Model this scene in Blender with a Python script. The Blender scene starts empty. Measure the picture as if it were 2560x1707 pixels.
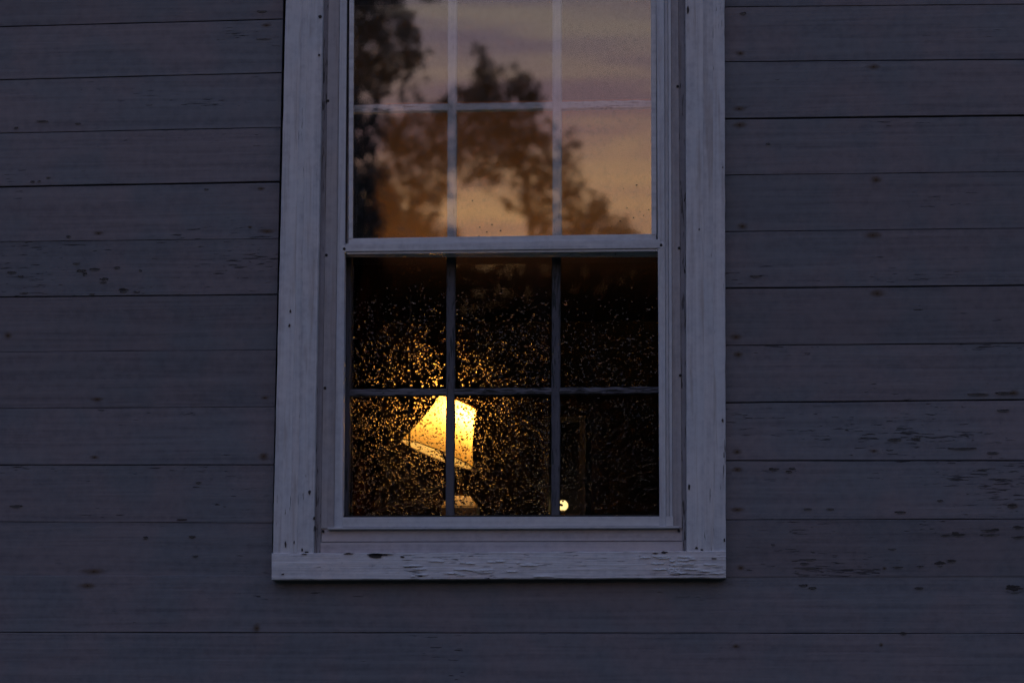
import bpy, bmesh, math, random
from mathutils import Vector, Matrix, noise as mnoise

random.seed(7)
scn = bpy.context.scene
COL = scn.collection

# ------------------------------------------------------------------ camera
LENS, SENSOR = 100.0, 36.0
CAM = Vector((0.77, -8.1, 1.6))
YAW, PITCH, ROLL = math.radians(-5.43), math.radians(9.30), math.radians(0.39)
_f = Vector((math.sin(YAW)*math.cos(PITCH), math.cos(YAW)*math.cos(PITCH), math.sin(PITCH)))
_r = Vector((math.cos(YAW), -math.sin(YAW), 0.0))
_u = _r.cross(_f)
RIGHT = math.cos(ROLL)*_r + math.sin(ROLL)*_u
UP = -math.sin(ROLL)*_r + math.cos(ROLL)*_u
FWD = _f
cd = bpy.data.cameras.new('camera')
cd.lens, cd.sensor_width, cd.sensor_fit = LENS, SENSOR, 'HORIZONTAL'
cd.clip_start, cd.clip_end = 0.05, 6000
cd.dof.use_dof = True
cd.dof.focus_distance = 8.22
cd.dof.aperture_fstop = 3.7
cam = bpy.data.objects.new('camera', cd)
COL.objects.link(cam)
m3 = Matrix((RIGHT, UP, -FWD)).transposed()
cam.matrix_world = Matrix.Translation(CAM) @ m3.to_4x4()
scn.camera = cam

# ------------------------------------------------------------------ dusk sky
SKY_STRENGTH = 0.10
wd = bpy.data.worlds.new('World')
scn.world = wd
wd.use_nodes = True
wd.cycles.sampling_method = 'MANUAL'
wd.cycles.sample_map_resolution = 512


class NT:
    """small helper for node trees"""
    def __init__(self, tree):
        self.t = tree
        tree.nodes.clear()

    def n(self, typ, **kw):
        nd = self.t.nodes.new(typ)
        for k, v in kw.items():
            setattr(nd, k, v)
        return nd

    def link(self, a, b):
        self.t.links.new(a, b)

    def put(self, sock, v):
        if hasattr(v, 'is_output') or isinstance(v, bpy.types.NodeSocket):
            self.link(v, sock)
        else:
            sock.default_value = v

    def math(self, op, a, b=0.0, c=None, clamp=False):
        nd = self.n('ShaderNodeMath', operation=op, use_clamp=clamp)
        self.put(nd.inputs[0], a)
        self.put(nd.inputs[1], b)
        if c is not None:
            self.put(nd.inputs[2], c)
        return nd.outputs[0]

    def vmath(self, op, a, b):
        nd = self.n('ShaderNodeVectorMath', operation=op)
        self.put(nd.inputs[0], a)
        self.put(nd.inputs[1], b)
        return nd.outputs['Value'] if op in ('DOT_PRODUCT', 'LENGTH') else nd.outputs[0]

    def noise(self, vec, scale=1.0, detail=2.0, rough=0.5, dist=0.0):
        nd = self.n('ShaderNodeTexNoise')
        self.put(nd.inputs['Vector'], vec)
        nd.inputs['Scale'].default_value = scale
        nd.inputs['Detail'].default_value = detail
        nd.inputs['Roughness'].default_value = rough
        nd.inputs['Distortion'].default_value = dist
        return nd.outputs['Fac']

    def step(self, v, lo, hi, a=0.0, b=1.0):
        nd = self.n('ShaderNodeMapRange', interpolation_type='SMOOTHSTEP', clamp=True)
        self.put(nd.inputs[0], v)
        for i, x in enumerate((lo, hi, a, b)):
            self.put(nd.inputs[i+1], x)
        return nd.outputs[0]

    def ramp(self, v, stops):
        nd = self.n('ShaderNodeValToRGB')
        cr = nd.color_ramp
        while len(cr.elements) < len(stops):
            cr.elements.new(0.5)
        for e, (p, c) in zip(cr.elements, stops):
            e.position = p
            e.color = (*c, 1)
        self.put(nd.inputs[0], v)
        return nd.outputs[0]

    def mix(self, f, a, b, blend='MIX'):
        nd = self.n('ShaderNodeMix', data_type='RGBA', blend_type=blend)
        self.put(nd.inputs[0], f)
        for s, v in ((nd.inputs[6], a), (nd.inputs[7], b)):
            self.put(s, (*v, 1) if isinstance(v, tuple) and len(v) == 3 else v)
        return nd.outputs[2]


SUN_AZ = Vector((0.10, -1.0, 0.0)).normalized()
w = NT(wd.node_tree)
sky = w.n('ShaderNodeTexSky', sky_type='NISHITA')
sky.sun_disc = False
sky.sun_elevation = math.radians(1.5)
sky.sun_rotation = math.atan2(SUN_AZ.x, SUN_AZ.y)
sky.air_density, sky.dust_density, sky.ozone_density = 1.0, 1.0, 3.0
tc = w.n('ShaderNodeTexCoord')
d = tc.outputs['Generated']
sep = w.n('ShaderNodeSeparateXYZ')
w.link(d, sep.inputs[0])
zz = w.math('MAXIMUM', sep.outputs[2], 0.0)
# high thin cloud sheet: coordinates on a plane overhead, long streaks along the horizon
inv = w.math('DIVIDE', 1.0, w.math('ADD', zz, 0.08))
cv = w.n('ShaderNodeCombineXYZ')
w.link(w.math('MULTIPLY', w.math('MULTIPLY', sep.outputs[0], inv), 0.9), cv.inputs[0])
w.link(w.math('MULTIPLY', w.math('MULTIPLY', sep.outputs[1], inv), 2.6), cv.inputs[1])
cl1 = w.noise(cv.outputs[0], 1.9, 3, 0.55, 0.4)
cl2 = w.noise(cv.outputs[0], 9.0, 2, 0.6, 0.6)
cl3 = w.noise(w.vmath('MULTIPLY', d, (5.0, 5.0, 85.0)), 1.0, 3, 0.55, 0.5)      # long low bands
cover = w.step(w.math('ADD', w.math('ADD', w.math('MULTIPLY', cl1, 0.3), w.math('MULTIPLY', cl2, 0.2)), w.math('MULTIPLY', cl3, 0.5)), 0.41, 0.59)
# warm afterglow round the place where the sun went down
side = w.vmath('DOT_PRODUCT', d, tuple(SUN_AZ))
near = w.step(side, 0.45, 0.99)
warm = w.ramp(w.math('MULTIPLY', zz, 2.0), [
    (0.00, (19.0, 10.0, 3.2)), (0.36, (18.4, 11.2, 4.3)), (0.425, (14.4, 8.6, 5.0)),
    (0.475, (10.4, 6.8, 5.7)), (0.53, (7.7, 6.0, 6.2)), (0.66, (5.2, 5.0, 6.4)), (1.0, (3.4, 4.4, 7.9))])
cool = w.ramp(zz, [(0.0, (2.6, 2.8, 4.3)), (0.25, (2.9, 3.6, 6.1)), (1.0, (3.3, 4.6, 8.5))])
glow = w.mix(near, cool, warm)
lit = w.mix(cover, w.mix(1.0, glow, (0.72, 0.66, 0.86), 'MULTIPLY'), w.mix(1.0, glow, (1.24, 1.22, 0.97), 'MULTIPLY'))
tot = w.mix(0.70, sky.outputs[0], lit)
bg = w.n('ShaderNodeBackground')
w.link(tot, bg.inputs[0])
bg.inputs[1].default_value = SKY_STRENGTH
wo = w.n('ShaderNodeOutputWorld')
w.link(bg.outputs[0], wo.inputs[0])

scn.view_settings.view_transform = 'Standard'
scn.view_settings.look = 'None'
scn.view_settings.exposure = 0.0
scn.view_settings.gamma = 1.0
scn.view_settings.use_curve_mapping = False
scn.cycles.transparent_max_bounces = 40
scn.cycles.max_bounces = 10
scn.cycles.diffuse_bounces = 2
scn.cycles.glossy_bounces = 4
scn.cycles.transmission_bounces = 6
scn.cycles.use_denoising = True
scn.cycles.denoising_prefilter = 'FAST'
scn.cycles.use_adaptive_sampling = False
scn.cycles.sample_clamp_indirect = 6.0

# ------------------------------------------------------------------ measuring helpers
K = 2560/2352                       # the numbers below were read off a 2352 px wide view


def at(x, y, depth):
    """point on the plane y = depth seen at (x, y)"""
    px, py = x*K, y*K
    f = 2560*LENS/SENSOR
    v = RIGHT*(px-1280) - UP*(py-853.5) + FWD*f
    t = (depth-CAM.y)/v.y
    return CAM + v*t


def src(x, y, depth):
    return at(x/K, y/K, depth)


def mirrored(x, y, Y):
    """place in the garden that the upper glass reflects at (x, y)"""
    p = at(x, y, Y)
    return Vector((p.x, -Y, p.z))


# ------------------------------------------------------------------ materials
def new_mat(name):
    m = bpy.data.materials.new(name)
    m.use_nodes = True
    return m, NT(m.node_tree)


def finish(t, bsdf):
    o = t.n('ShaderNodeOutputMaterial')
    t.link(bsdf, o.inputs[0])


def scaled(t, vec, s):
    return t.vmath('MULTIPLY', vec, s)


def weathered(name, ca, cb, wood, axis='x', wear=0.5, rough=0.75, bump=0.0022, fine=1.0, crackle=1.0, dirt=None):
    """old paint over boards: grain along axis, cracks and flaked spots"""
    m, t = new_mat(name)
    geo = t.n('ShaderNodeNewGeometry').outputs['Position']
    inf = t.n('ShaderNodeObjectInfo')
    at_ = t.n('ShaderNodeAttribute', attribute_type='OBJECT', attribute_name='wear')
    wr = t.math('ADD', at_.outputs['Fac'], wear)
    off = t.n('ShaderNodeCombineXYZ')
    for i, k in enumerate((31.0, 17.0, 23.0)):
        t.link(t.math('MULTIPLY', inf.outputs['Random'], k), off.inputs[i])
    P = t.vmath('ADD', geo, off.outputs[0])

    def sv(a, b):
        return (a, a, b) if axis == 'x' else (b, b, a)
    g1 = t.noise(scaled(t, P, sv(5, 260)), 1, 1, 0.6)
    g2 = t.noise(scaled(t, P, sv(1.6, 60)), 1, 2, 0.6, 0.3)
    reg = t.noise(scaled(t, P, sv(2.2, 9)), 1, 1, 0.55)
    ck = t.noise(scaled(t, P, sv(17, 210)), 1, 2, 0.6, 0.4)
    ch = t.noise(scaled(t, P, sv(20, 85)), 1, 2, 0.6, 0.5)
    wbias = t.math('ADD', t.math('MULTIPLY', t.math('SUBTRACT', reg, 0.5), 0.55), t.math('MULTIPLY', wr, 0.24))
    crack = t.step(t.math('ADD', ck, wbias), 0.745, 0.80)
    chip = t.step(t.math('ADD', ch, wbias), 0.88, 0.91)
    mot = t.noise(P, 5.0, 2, 0.6)
    mot2 = t.noise(P, 38.0, 2, 0.65)
    paint = t.mix(t.step(mot, 0.35, 0.65), ca, cb)
    paint = t.mix(1.0, paint, t.ramp(t.math('ADD', t.math('MULTIPLY', g2, 0.6), t.math('MULTIPLY', mot2, 0.4)),
                  [(0.25, (0.64, 0.64, 0.66)), (0.5, (0.96, 0.96, 0.96)), (0.75, (1.16, 1.16, 1.14))]), 'MULTIPLY')
    if dirt:
        dn = t.noise(scaled(t, P, sv(3, 45)), 1, 4, 0.65, 0.4)
        paint = t.mix(t.step(dn, 0.50, 0.75, 0.0, 0.75), paint, dirt)
    tone = t.mix(t.math('MULTIPLY', inf.outputs['Random'], 0.20), paint, wood)
    c = t.mix(t.math('MULTIPLY', crack, 0.8), tone, wood)
    c = t.mix(chip, c, wood)
    bs = t.n('ShaderNodeBsdfPrincipled')
    t.link(c, bs.inputs['Base Color'])
    bs.inputs['Roughness'].default_value = rough
    bs.inputs['Specular IOR Level'].default_value = 0.25
    h = t.math('ADD', t.math('MULTIPLY', g1, 0.35*fine), t.math('MULTIPLY', g2, 0.5*fine))
    h = t.math('ADD', h, t.math('MULTIPLY', mot2, 0.35))
    h = t.math('SUBTRACT', h, t.math('MULTIPLY', crack, 0.8*crackle))
    h = t.math('SUBTRACT', h, t.math('MULTIPLY', chip, 0.7*crackle))
    b = t.n('ShaderNodeBump')
    b.inputs['Strength'].default_value = 0.8
    b.inputs['Distance'].default_value = bump
    t.link(h, b.inputs['Height'])
    t.link(b.outputs[0], bs.inputs['Normal'])
    finish(t, bs.outputs[0])
    return m


def simple(name, col, rough=0.6, var=0.15, scale=30.0, metal=0.0, stretch=(1, 1, 1), bump=0.0):
    m, t = new_mat(name)
    geo = t.n('ShaderNodeNewGeometry').outputs['Position']
    nz = t.noise(scaled(t, geo, stretch), scale, 4, 0.6)
    c = t.mix(nz, tuple(x*(1-var) for x in col), tuple(x*(1+var) for x in col))
    bs = t.n('ShaderNodeBsdfPrincipled')
    t.link(c, bs.inputs['Base Color'])
    bs.inputs['Roughness'].default_value = rough
    bs.inputs['Metallic'].default_value = metal
    if bump:
        b = t.n('ShaderNodeBump')
        b.inputs['Strength'].default_value = 0.7
        b.inputs['Distance'].default_value = bump
        t.link(nz, b.inputs['Height'])
        t.link(b.outputs[0], bs.inputs['Normal'])
    finish(t, bs.outputs[0])
    return m


def glass_mat(name, r0, wave=0.0, scale=6.0, tint=(1, 1, 1), spots=False):
    """thin window glass: mirror reflection by angle, otherwise clear"""
    m, t = new_mat(name)
    lw = t.n('ShaderNodeLayerWeight')
    lw.inputs['Blend'].default_value = 0.5
    fz = t.math('POWER', lw.outputs['Facing'], 5.0)
    fac = t.math('ADD', r0, t.math('MULTIPLY', fz, 1-r0), clamp=True)
    gl = t.n('ShaderNodeBsdfGlossy')
    gl.inputs['Roughness'].default_value = 0.0
    tr = t.n('ShaderNodeBsdfTransparent')
    tr.inputs[0].default_value = (*tint, 1)
    geo = t.n('ShaderNodeNewGeometry').outputs['Position']
    if wave:
        b = t.n('ShaderNodeBump')
        b.inputs['Strength'].default_value = 1.0
        b.inputs['Distance'].default_value = wave
        t.link(t.noise(geo, scale, 2, 0.4), b.inputs['Height'])
        t.link(b.outputs[0], gl.inputs['Normal'])
    mx = t.n('ShaderNodeMixShader')
    t.link(fac, mx.inputs[0])
    t.link(tr.outputs[0], mx.inputs[1])
    t.link(gl.outputs[0], mx.inputs[2])
    out = mx.outputs[0]
    if spots:      # dried dust on the pane
        dn = t.noise(geo, 55.0, 5, 0.7)
        df = t.n('ShaderNodeBsdfDiffuse')
        df.inputs[0].default_value = (0.5, 0.5, 0.5, 1)
        m2 = t.n('ShaderNodeMixShader')
        t.link(t.step(dn, 0.45, 0.85, 0.012, 0.10), m2.inputs[0])
        t.link(out, m2.inputs[1])
        t.link(df.outputs[0], m2.inputs[2])
        out = m2.outputs[0]
    finish(t, out)
    return m


MAT = {}
MAT['plank'] = weathered('grey_plank_paint', (0.220, 0.197, 0.212), (0.182, 0.189, 0.210), (0.022, 0.019, 0.017), 'x', wear=0.0)
MAT['casing'] = weathered('white_casing_paint', (0.66, 0.65, 0.66), (0.60, 0.62, 0.65), (0.10, 0.095, 0.09), 'z', wear=-0.12,
                          bump=0.0018, dirt=(0.40, 0.36, 0.34))
MAT['apron'] = weathered('peeling_sill_paint', (0.82, 0.77, 0.77), (0.75, 0.75, 0.77), (0.12, 0.11, 0.10), 'x', wear=0.08,
                         bump=0.0035, fine=1.5, crackle=1.2)
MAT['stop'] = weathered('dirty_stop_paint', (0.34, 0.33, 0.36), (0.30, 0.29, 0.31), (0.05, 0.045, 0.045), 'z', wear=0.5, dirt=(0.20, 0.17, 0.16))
MAT['subsill'] = weathered('subsill_paint', (0.62, 0.55, 0.55), (0.58, 0.55, 0.58), (0.10, 0.09, 0.08), 'x', wear=-0.5, bump=0.0006)
MAT['alu'] = weathered('white_enamelled_aluminium', (0.60, 0.61, 0.63), (0.56, 0.59, 0.64), (0.25, 0.22, 0.2), 'z', wear=-1.2,
                       rough=0.45, bump=0.0002, dirt=(0.42, 0.39, 0.39))
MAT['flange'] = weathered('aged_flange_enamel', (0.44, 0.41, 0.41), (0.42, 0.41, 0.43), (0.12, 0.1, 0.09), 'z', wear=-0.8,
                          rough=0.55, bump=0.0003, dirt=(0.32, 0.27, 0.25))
MAT['alux'] = weathered('white_enamelled_rail', (0.64, 0.64, 0.65), (0.60, 0.62, 0.65), (0.25, 0.22, 0.2), 'x', wear=-1.2,
                        rough=0.42, bump=0.0002)
MAT['black_edge'] = simple('plain_black', (0.012, 0.012, 0.014), 0.6)
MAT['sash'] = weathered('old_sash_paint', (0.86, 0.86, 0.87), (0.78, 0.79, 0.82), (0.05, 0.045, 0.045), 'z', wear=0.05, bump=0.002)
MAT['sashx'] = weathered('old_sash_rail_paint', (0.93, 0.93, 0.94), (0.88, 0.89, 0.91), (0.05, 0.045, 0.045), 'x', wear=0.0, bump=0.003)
MAT['sash2'] = weathered('dark_sash_paint', (0.115, 0.112, 0.128), (0.09, 0.092, 0.110), (0.02, 0.03, 0.03), 'z', wear=0.35, bump=0.002)  # same paint in a darker tone, for the lower sash
MAT['sash2x'] = weathered('dark_sash_rail_paint', (0.19, 0.186, 0.21), (0.15, 0.15, 0.175), (0.03, 0.03, 0.03), 'x', wear=0.55, bump=0.003)
MAT['storm_glass'] = glass_mat('storm_glass', 0.115, 0.00006, 3.0, spots=True)
MAT['storm_glass2'] = glass_mat('storm_glass_inner', 0.035, 0.0001, 3.0)
MAT['pane'] = glass_mat('old_pane_glass', 0.035, 0.0003, 4.0)
MAT['screw'] = simple('dark_screw', (0.02, 0.02, 0.022), 0.5, metal=0.6)
MAT['nail'] = simple('rusty_nail', (0.05, 0.032, 0.020), 0.8)
MAT['bare'] = simple('bare_weathered_wood', (0.042, 0.037, 0.035), 0.9, 0.4, 120, stretch=(0.1, 1, 1), bump=0.001)
MAT['flake'] = simple('lifted_paint_flake', (0.19, 0.19, 0.20), 0.7)
MAT['white_flake'] = simple('lifted_white_flake', (0.62, 0.63, 0.64), 0.7)
MAT['sheath'] = simple('dark_sheathing', (0.02, 0.017, 0.015), 0.9)
MAT['room'] = simple('dark_panelled_wall', (0.050, 0.026, 0.014), 0.8, 0.3, 8, stretch=(8, 8, 0.4))
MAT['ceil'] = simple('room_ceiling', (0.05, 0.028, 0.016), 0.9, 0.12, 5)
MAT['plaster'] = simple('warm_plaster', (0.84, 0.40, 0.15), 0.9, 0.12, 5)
MAT['added_soffit'] = simple('dark_red_soffit', (0.030, 0.007, 0.004), 0.8, 0.2, 6)
MAT['wood'] = simple('brown_wood', (0.13, 0.055, 0.028), 0.45, 0.35, 14, stretch=(1, 1, 8))
MAT['darkwood'] = simple('dark_wood', (0.022, 0.011, 0.007), 0.5, 0.3, 14, stretch=(8, 1, 1))
MAT['chairwood'] = simple('dark_bent_wood', (0.05, 0.018, 0.010), 0.6, 0.3, 14)
MAT['ceramic'] = simple('cream_ceramic', (0.30, 0.14, 0.024), 0.35, 0.08, 20)
MAT['brass'] = simple('dark_brass', (0.05, 0.03, 0.012), 0.4, metal=0.8)
MAT['cord'] = simple('dark_cord', (0.02, 0.014, 0.01), 0.9)
MAT['trim'] = simple('shade_trim', (0.10, 0.05, 0.02), 0.8)
MAT['curtain'] = simple('rust_red_curtain', (0.005, 0.0016, 0.0013), 0.9, 0.25, 40)
MAT['soil'] = simple('dark_grass_ground', (0.035, 0.045, 0.022), 0.95, 0.5, 1.2)
MAT['bark'] = simple('bark', (0.045, 0.035, 0.03), 0.95, 0.4, 9, stretch=(3, 3, 0.5))


def rust_mat():
    m, t = new_mat('rust_stain')
    ob = t.n('ShaderNodeTexCoord').outputs['Generated']
    c = t.vmath('SUBTRACT', ob, (0.5, 0.5, 0.5))
    s = t.n('ShaderNodeSeparateXYZ')
    t.link(c, s.inputs[0])
    rr = t.math('SQRT', t.math('ADD', t.math('MULTIPLY', s.outputs[0], s.outputs[0]), t.math('MULTIPLY', s.outputs[2], s.outputs[2])))
    geo = t.n('ShaderNodeNewGeometry').outputs['Position']
    nz = t.noise(scaled(t, geo, (60, 60, 160)), 1, 4, 0.6)
    f = t.step(t.math('ADD', rr, t.math('MULTIPLY', t.math('SUBTRACT', nz, 0.5), 0.35)), 0.05, 0.42, 0.50, 0.0)
    f = t.math('MULTIPLY', f, t.step(rr, 0.40, 0.49, 1.0, 0.0))
    df = t.n('ShaderNodeBsdfDiffuse')
    df.inputs[0].default_value = (0.13, 0.078, 0.036, 1)
    tr = t.n('ShaderNodeBsdfTransparent')
    mx = t.n('ShaderNodeMixShader')
    t.link(f, mx.inputs[0])
    t.link(tr.outputs[0], mx.inputs[1])
    t.link(df.outputs[0], mx.inputs[2])
    finish(t, mx.outputs[0])
    return m


MAT['rust'] = rust_mat()


def leaf_mat(name, ca, cb, trans=0.35):
    m, t = new_mat(name)
    inf = t.n('ShaderNodeNewGeometry')
    c = t.mix(inf.outputs['Random Per Island'], ca, cb)
    df = t.n('ShaderNodeBsdfDiffuse')
    t.link(c, df.inputs[0])
    tl = t.n('ShaderNodeBsdfTranslucent')
    t.link(c, tl.inputs[0])
    mx = t.n('ShaderNodeMixShader')
    mx.inputs[0].default_value = trans
    t.link(df.outputs[0], mx.inputs[1])
    t.link(tl.outputs[0], mx.inputs[2])
    finish(t, mx.outputs[0])
    return m


MAT['leaf_dark'] = leaf_mat('dark_green_leaf', (0.020, 0.026, 0.022), (0.045, 0.055, 0.040))
MAT['leaf_brown'] = leaf_mat('dark_brown_leaf', (0.022, 0.020, 0.015), (0.05, 0.035, 0.02), 0.4)  # ordinary dark brown leaves; the rust tone is lamp glow behind the glass
MAT['leaf_mid'] = leaf_mat('brown_green_leaf', (0.08, 0.05, 0.022), (0.14, 0.085, 0.03), 0.5)

mm, t = new_mat('lamp_shade_cloth')
tl = t.n('ShaderNodeBsdfTranslucent')
geo = t.n('ShaderNodeNewGeometry').outputs['Position']
nz = t.noise(scaled(t, geo, (90, 90, 30)), 1, 3, 0.6)
t.link(t.mix(nz, (0.60, 0.33, 0.080), (0.66, 0.38, 0.10)), tl.inputs[0])
df = t.n('ShaderNodeBsdfDiffuse')
df.inputs[0].default_value = (0.90, 0.68, 0.34, 1)
mx = t.n('ShaderNodeMixShader')
mx.inputs[0].default_value = 0.45
t.link(tl.outputs[0], mx.inputs[1])
t.link(df.outputs[0], mx.inputs[2])
finish(t, mx.outputs[0])
MAT['shade'] = mm


def emit(name, col, s):
    m, t = new_mat(name)
    e = t.n('ShaderNodeEmission')
    e.inputs[0].default_value = (*col, 1)
    e.inputs[1].default_value = s
    finish(t, e.outputs[0])
    return m


MAT['bulb'] = emit('bulb_glow', (1.0, 0.73, 0.34), 160)
MAT['globe'] = emit('globe_glow', (1.0, 0.72, 0.28), 1.6)
mm, t = new_mat('rain_water')
g = t.n('ShaderNodeBsdfRefraction')
g.inputs['IOR'].default_value = 1.34
g.inputs['Roughness'].default_value = 0.0
finish(t, g.outputs[0])
MAT['water'] = mm


# ------------------------------------------------------------------ object helpers
def link(name, me, mat, parent=None):
    o = bpy.data.objects.new(name, me)
    COL.objects.link(o)
    if mat is not None and not me.materials:
        me.materials.append(MAT[mat])
    if parent is not None:
        o.parent = parent
        o.matrix_parent_inverse = PW[parent.name].inverted()
    PW[o.name] = PW.get(parent.name, Matrix()).copy() if (parent is not None and parent.type != 'EMPTY') else Matrix()
    return o


PW = {}      # world matrix of every parent


def empty(name, loc, label, cat, group=None):
    o = bpy.data.objects.new(name, None)
    COL.objects.link(o)
    o.location = loc
    o.empty_display_size = 0.1
    PW[o.name] = Matrix.Translation(loc)
    o['label'], o['category'] = label, cat
    if group:
        o['group'] = group
    return o


def tag(o, label, cat, group=None):
    o['label'], o['category'] = label, cat
    if group:
        o['group'] = group
    return o


def structure(o):
    o['kind'] = 'structure'
    return o


def mesh(verts, faces, smooth=False):
    me = bpy.data.meshes.new('m')
    me.from_pydata([tuple(v) for v in verts], [], faces)
    if smooth:
        me.polygons.foreach_set('use_smooth', [True]*len(me.polygons))
    me.update()
    return me


def from_bm(bm, smooth=False):
    bmesh.ops.recalc_face_normals(bm, faces=bm.faces)
    me = bpy.data.meshes.new('m')
    bm.to_mesh(me)
    bm.free()
    if smooth:
        me.polygons.foreach_set('use_smooth', [True]*len(me.polygons))
    return me


def bm_box(bm, lo, hi):
    x0, y0, z0 = lo
    x1, y1, z1 = hi
    vs = [bm.verts.new(p) for p in ((x0, y0, z0), (x1, y0, z0), (x1, y1, z0), (x0, y1, z0), (x0, y0, z1), (x1, y0, z1), (x1, y1, z1), (x0, y1, z1))]
    for f in ((0, 1, 2, 3), (4, 5, 6, 7), (0, 1, 5, 4), (1, 2, 6, 5), (2, 3, 7, 6), (3, 0, 4, 7)):
        bm.faces.new([vs[i] for i in f])


def bm_prism(bm, pts, yf, yb, bevel=0.0):
    """a piece with the outline pts [(x, z)], from yf (outside face) back to yb"""
    a = [bm.verts.new((p[0], yf, p[1])) for p in pts]
    b = [bm.verts.new((p[0], yb, p[1])) for p in pts]
    n = len(pts)
    top = bm.faces.new(a)
    bm.faces.new(b[::-1])
    for i in range(n):
        j = (i+1) % n
        bm.faces.new((a[i], b[i], b[j], a[j]))
    if bevel:
        ed = list(top.edges)
        bmesh.ops.bevel(bm, geom=ed, offset=bevel, segments=2, profile=0.5, affect='EDGES')


def xz(pts, depth):
    return [(p.x, p.z) for p in (at(x, y, depth) for x, y in pts)]


def bar(name, pts, yf, yb, mat, parent, bevel=0.0015, wear=None):
    bm = bmesh.new()
    bm_prism(bm, xz(pts, yf), yf, yb, bevel)
    o = link(name, from_bm(bm), mat, parent)
    if wear is not None:
        o['wear'] = wear
    return o


def rough_board(p00, p10, p11, p01, yf, yb, along='x', seg=24, amp=0.0007, bev=0.002, seed=0.0, bow=0.0):
    """a sawn board: corners (x, z) lower-left, lower-right, upper-right, upper-left; edges a little uneven, arrises worn"""
    if along == 'z':
        A, B, C, D = p00, p01, p10, p11
    else:
        A, B, C, D = p00, p10, p01, p11
    verts, faces = [], []
    for i in range(seg+1):
        u = i/seg
        lo = Vector(A).lerp(Vector(B), u)
        hi = Vector(C).lerp(Vector(D), u)
        dirn = (hi-lo).normalized()
        e0 = amp*mnoise.noise((u*seg*0.45+seed, seed*3.1, 0))
        e1 = amp*mnoise.noise((u*seg*0.45+seed, seed*1.7, 9))
        k = bev*(0.7+0.6*mnoise.noise((u*seg*0.5, seed, 4)))
        lo = lo + dirn*e0
        hi = hi + dirn*e1
        yb_ = yf + bow*mnoise.noise((u*3+seed, 0, 2))
        for q, y in ((lo, yb), (lo, yb_+k), (lo+dirn*k, yb_), (hi-dirn*k, yb_), (hi, yb_+k), (hi, yb)):
            verts.append((q.x, y, q.y))
    for i in range(seg):
        for j in range(6):
            a, b = i*6+j, i*6+(j+1) % 6
            faces.append((a, b, b+6, a+6))
    faces.append(tuple(range(6)))
    faces.append(tuple(seg*6+j for j in range(6))[::-1])
    bm = bmesh.new()
    vs = [bm.verts.new(v) for v in verts]
    for f in faces:
        bm.faces.new([vs[i] for i in f])
    return from_bm(bm)


def tube_mesh(path, radii, n=8, smooth=True):
    verts, faces = [], []
    path = [Vector(p) for p in path]
    for i, p in enumerate(path):
        a = path[max(i-1, 0)]
        b = path[min(i+1, len(path)-1)]
        tg = (b-a).normalized()
        s = tg.cross(Vector((0, 0, 1)))
        if s.length < 1e-3:
            s = tg.cross(Vector((0, 1, 0)))
        s.normalize()
        q = s.cross(tg)
        for k in range(n):
            an = 2*math.pi*k/n
            verts.append(p + (s*math.cos(an)+q*math.sin(an))*radii[i])
    for i in range(len(path)-1):
        for k in range(n):
            faces.append((i*n+k, i*n+(k+1) % n, (i+1)*n+(k+1) % n, (i+1)*n+k))
    faces.append(tuple(range(n))[::-1])
    faces.append(tuple((len(path)-1)*n+k for k in range(n)))
    return mesh(verts, faces, smooth)


def lathe_mesh(prof, n=32, smooth=True, mat=None):
    verts, faces = [], []
    for r, z in prof:
        for k in range(n):
            an = 2*math.pi*k/n
            verts.append((r*math.cos(an), r*math.sin(an), z))
    for i in range(len(prof)-1):
        for k in range(n):
            faces.append((i*n+k, i*n+(k+1) % n, (i+1)*n+(k+1) % n, (i+1)*n+k))
    me = mesh(verts, faces, smooth)
    if mat is not None:
        me.transform(mat)
    return me


# ------------------------------------------------------------------ ground
me = mesh([(-1500, -1500, 0), (1500, -1500, 0), (1500, 1500, 0), (-1500, 1500, 0)], [(0, 1, 2, 3)])
structure(link('ground', me, 'soil'))

# ------------------------------------------------------------------ plank wall
wall = empty('house_wall', (0, 0.02, 0), 'weathered grey painted plank wall surrounding the lit window', 'wall')
# joints between the boards (source pixels): left at x=0 and x=700, right at x=1818 and x=2560
JL = [(68, 49), (200.5, 182.7), (334, 319), (468, 455), (604.6, 597), (743, 736), (880, 874.6), (1021, 1017), (1162, 1161.5),
      (1304, 1306.6), (1445, 1449), (1588, 1593)]
JR = [(18, 11.2), (155, 149), (297.4, 289), (438, 429.5), (579.4, 570.8), (720.7, 713.6), (863.6, 857.8), (1006.5, 999), (1151, 1151),
      (1299, 1296.8), (1443.7, 1442), (1595.8, 1593)]
GL = [3.2, 2.4, 2.2, 5.2, 0.9, 2.8, 0.9, 1.0, 2.4, 0.6, 2.2, 1.9]
GR = [1.3, 3.2, 5.2, 1.5, 1.8, 4.2, 1.7, 3.4, 3.6, 2.2, 2.4, 2.0]
WL = [0.30, 0.25, 0.30, 0.50, 0.25, 0.75, 0.35, 0.25, 0.25, 0.40, 0.35, 0.15, 0.10, 0.1]
WR = [0.20, 0.20, 0.25, 0.20, 0.20, 0.25, 0.40, 0.52, 0.58, 0.62, 0.60, 0.20, 0.10, 0.1]
XL, XR = -3.2, 3.6


def seamline(a, b):
    sl = (b.z-a.z)/(b.x-a.x)
    return lambda x: a.z + sl*(x-a.x)


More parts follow.
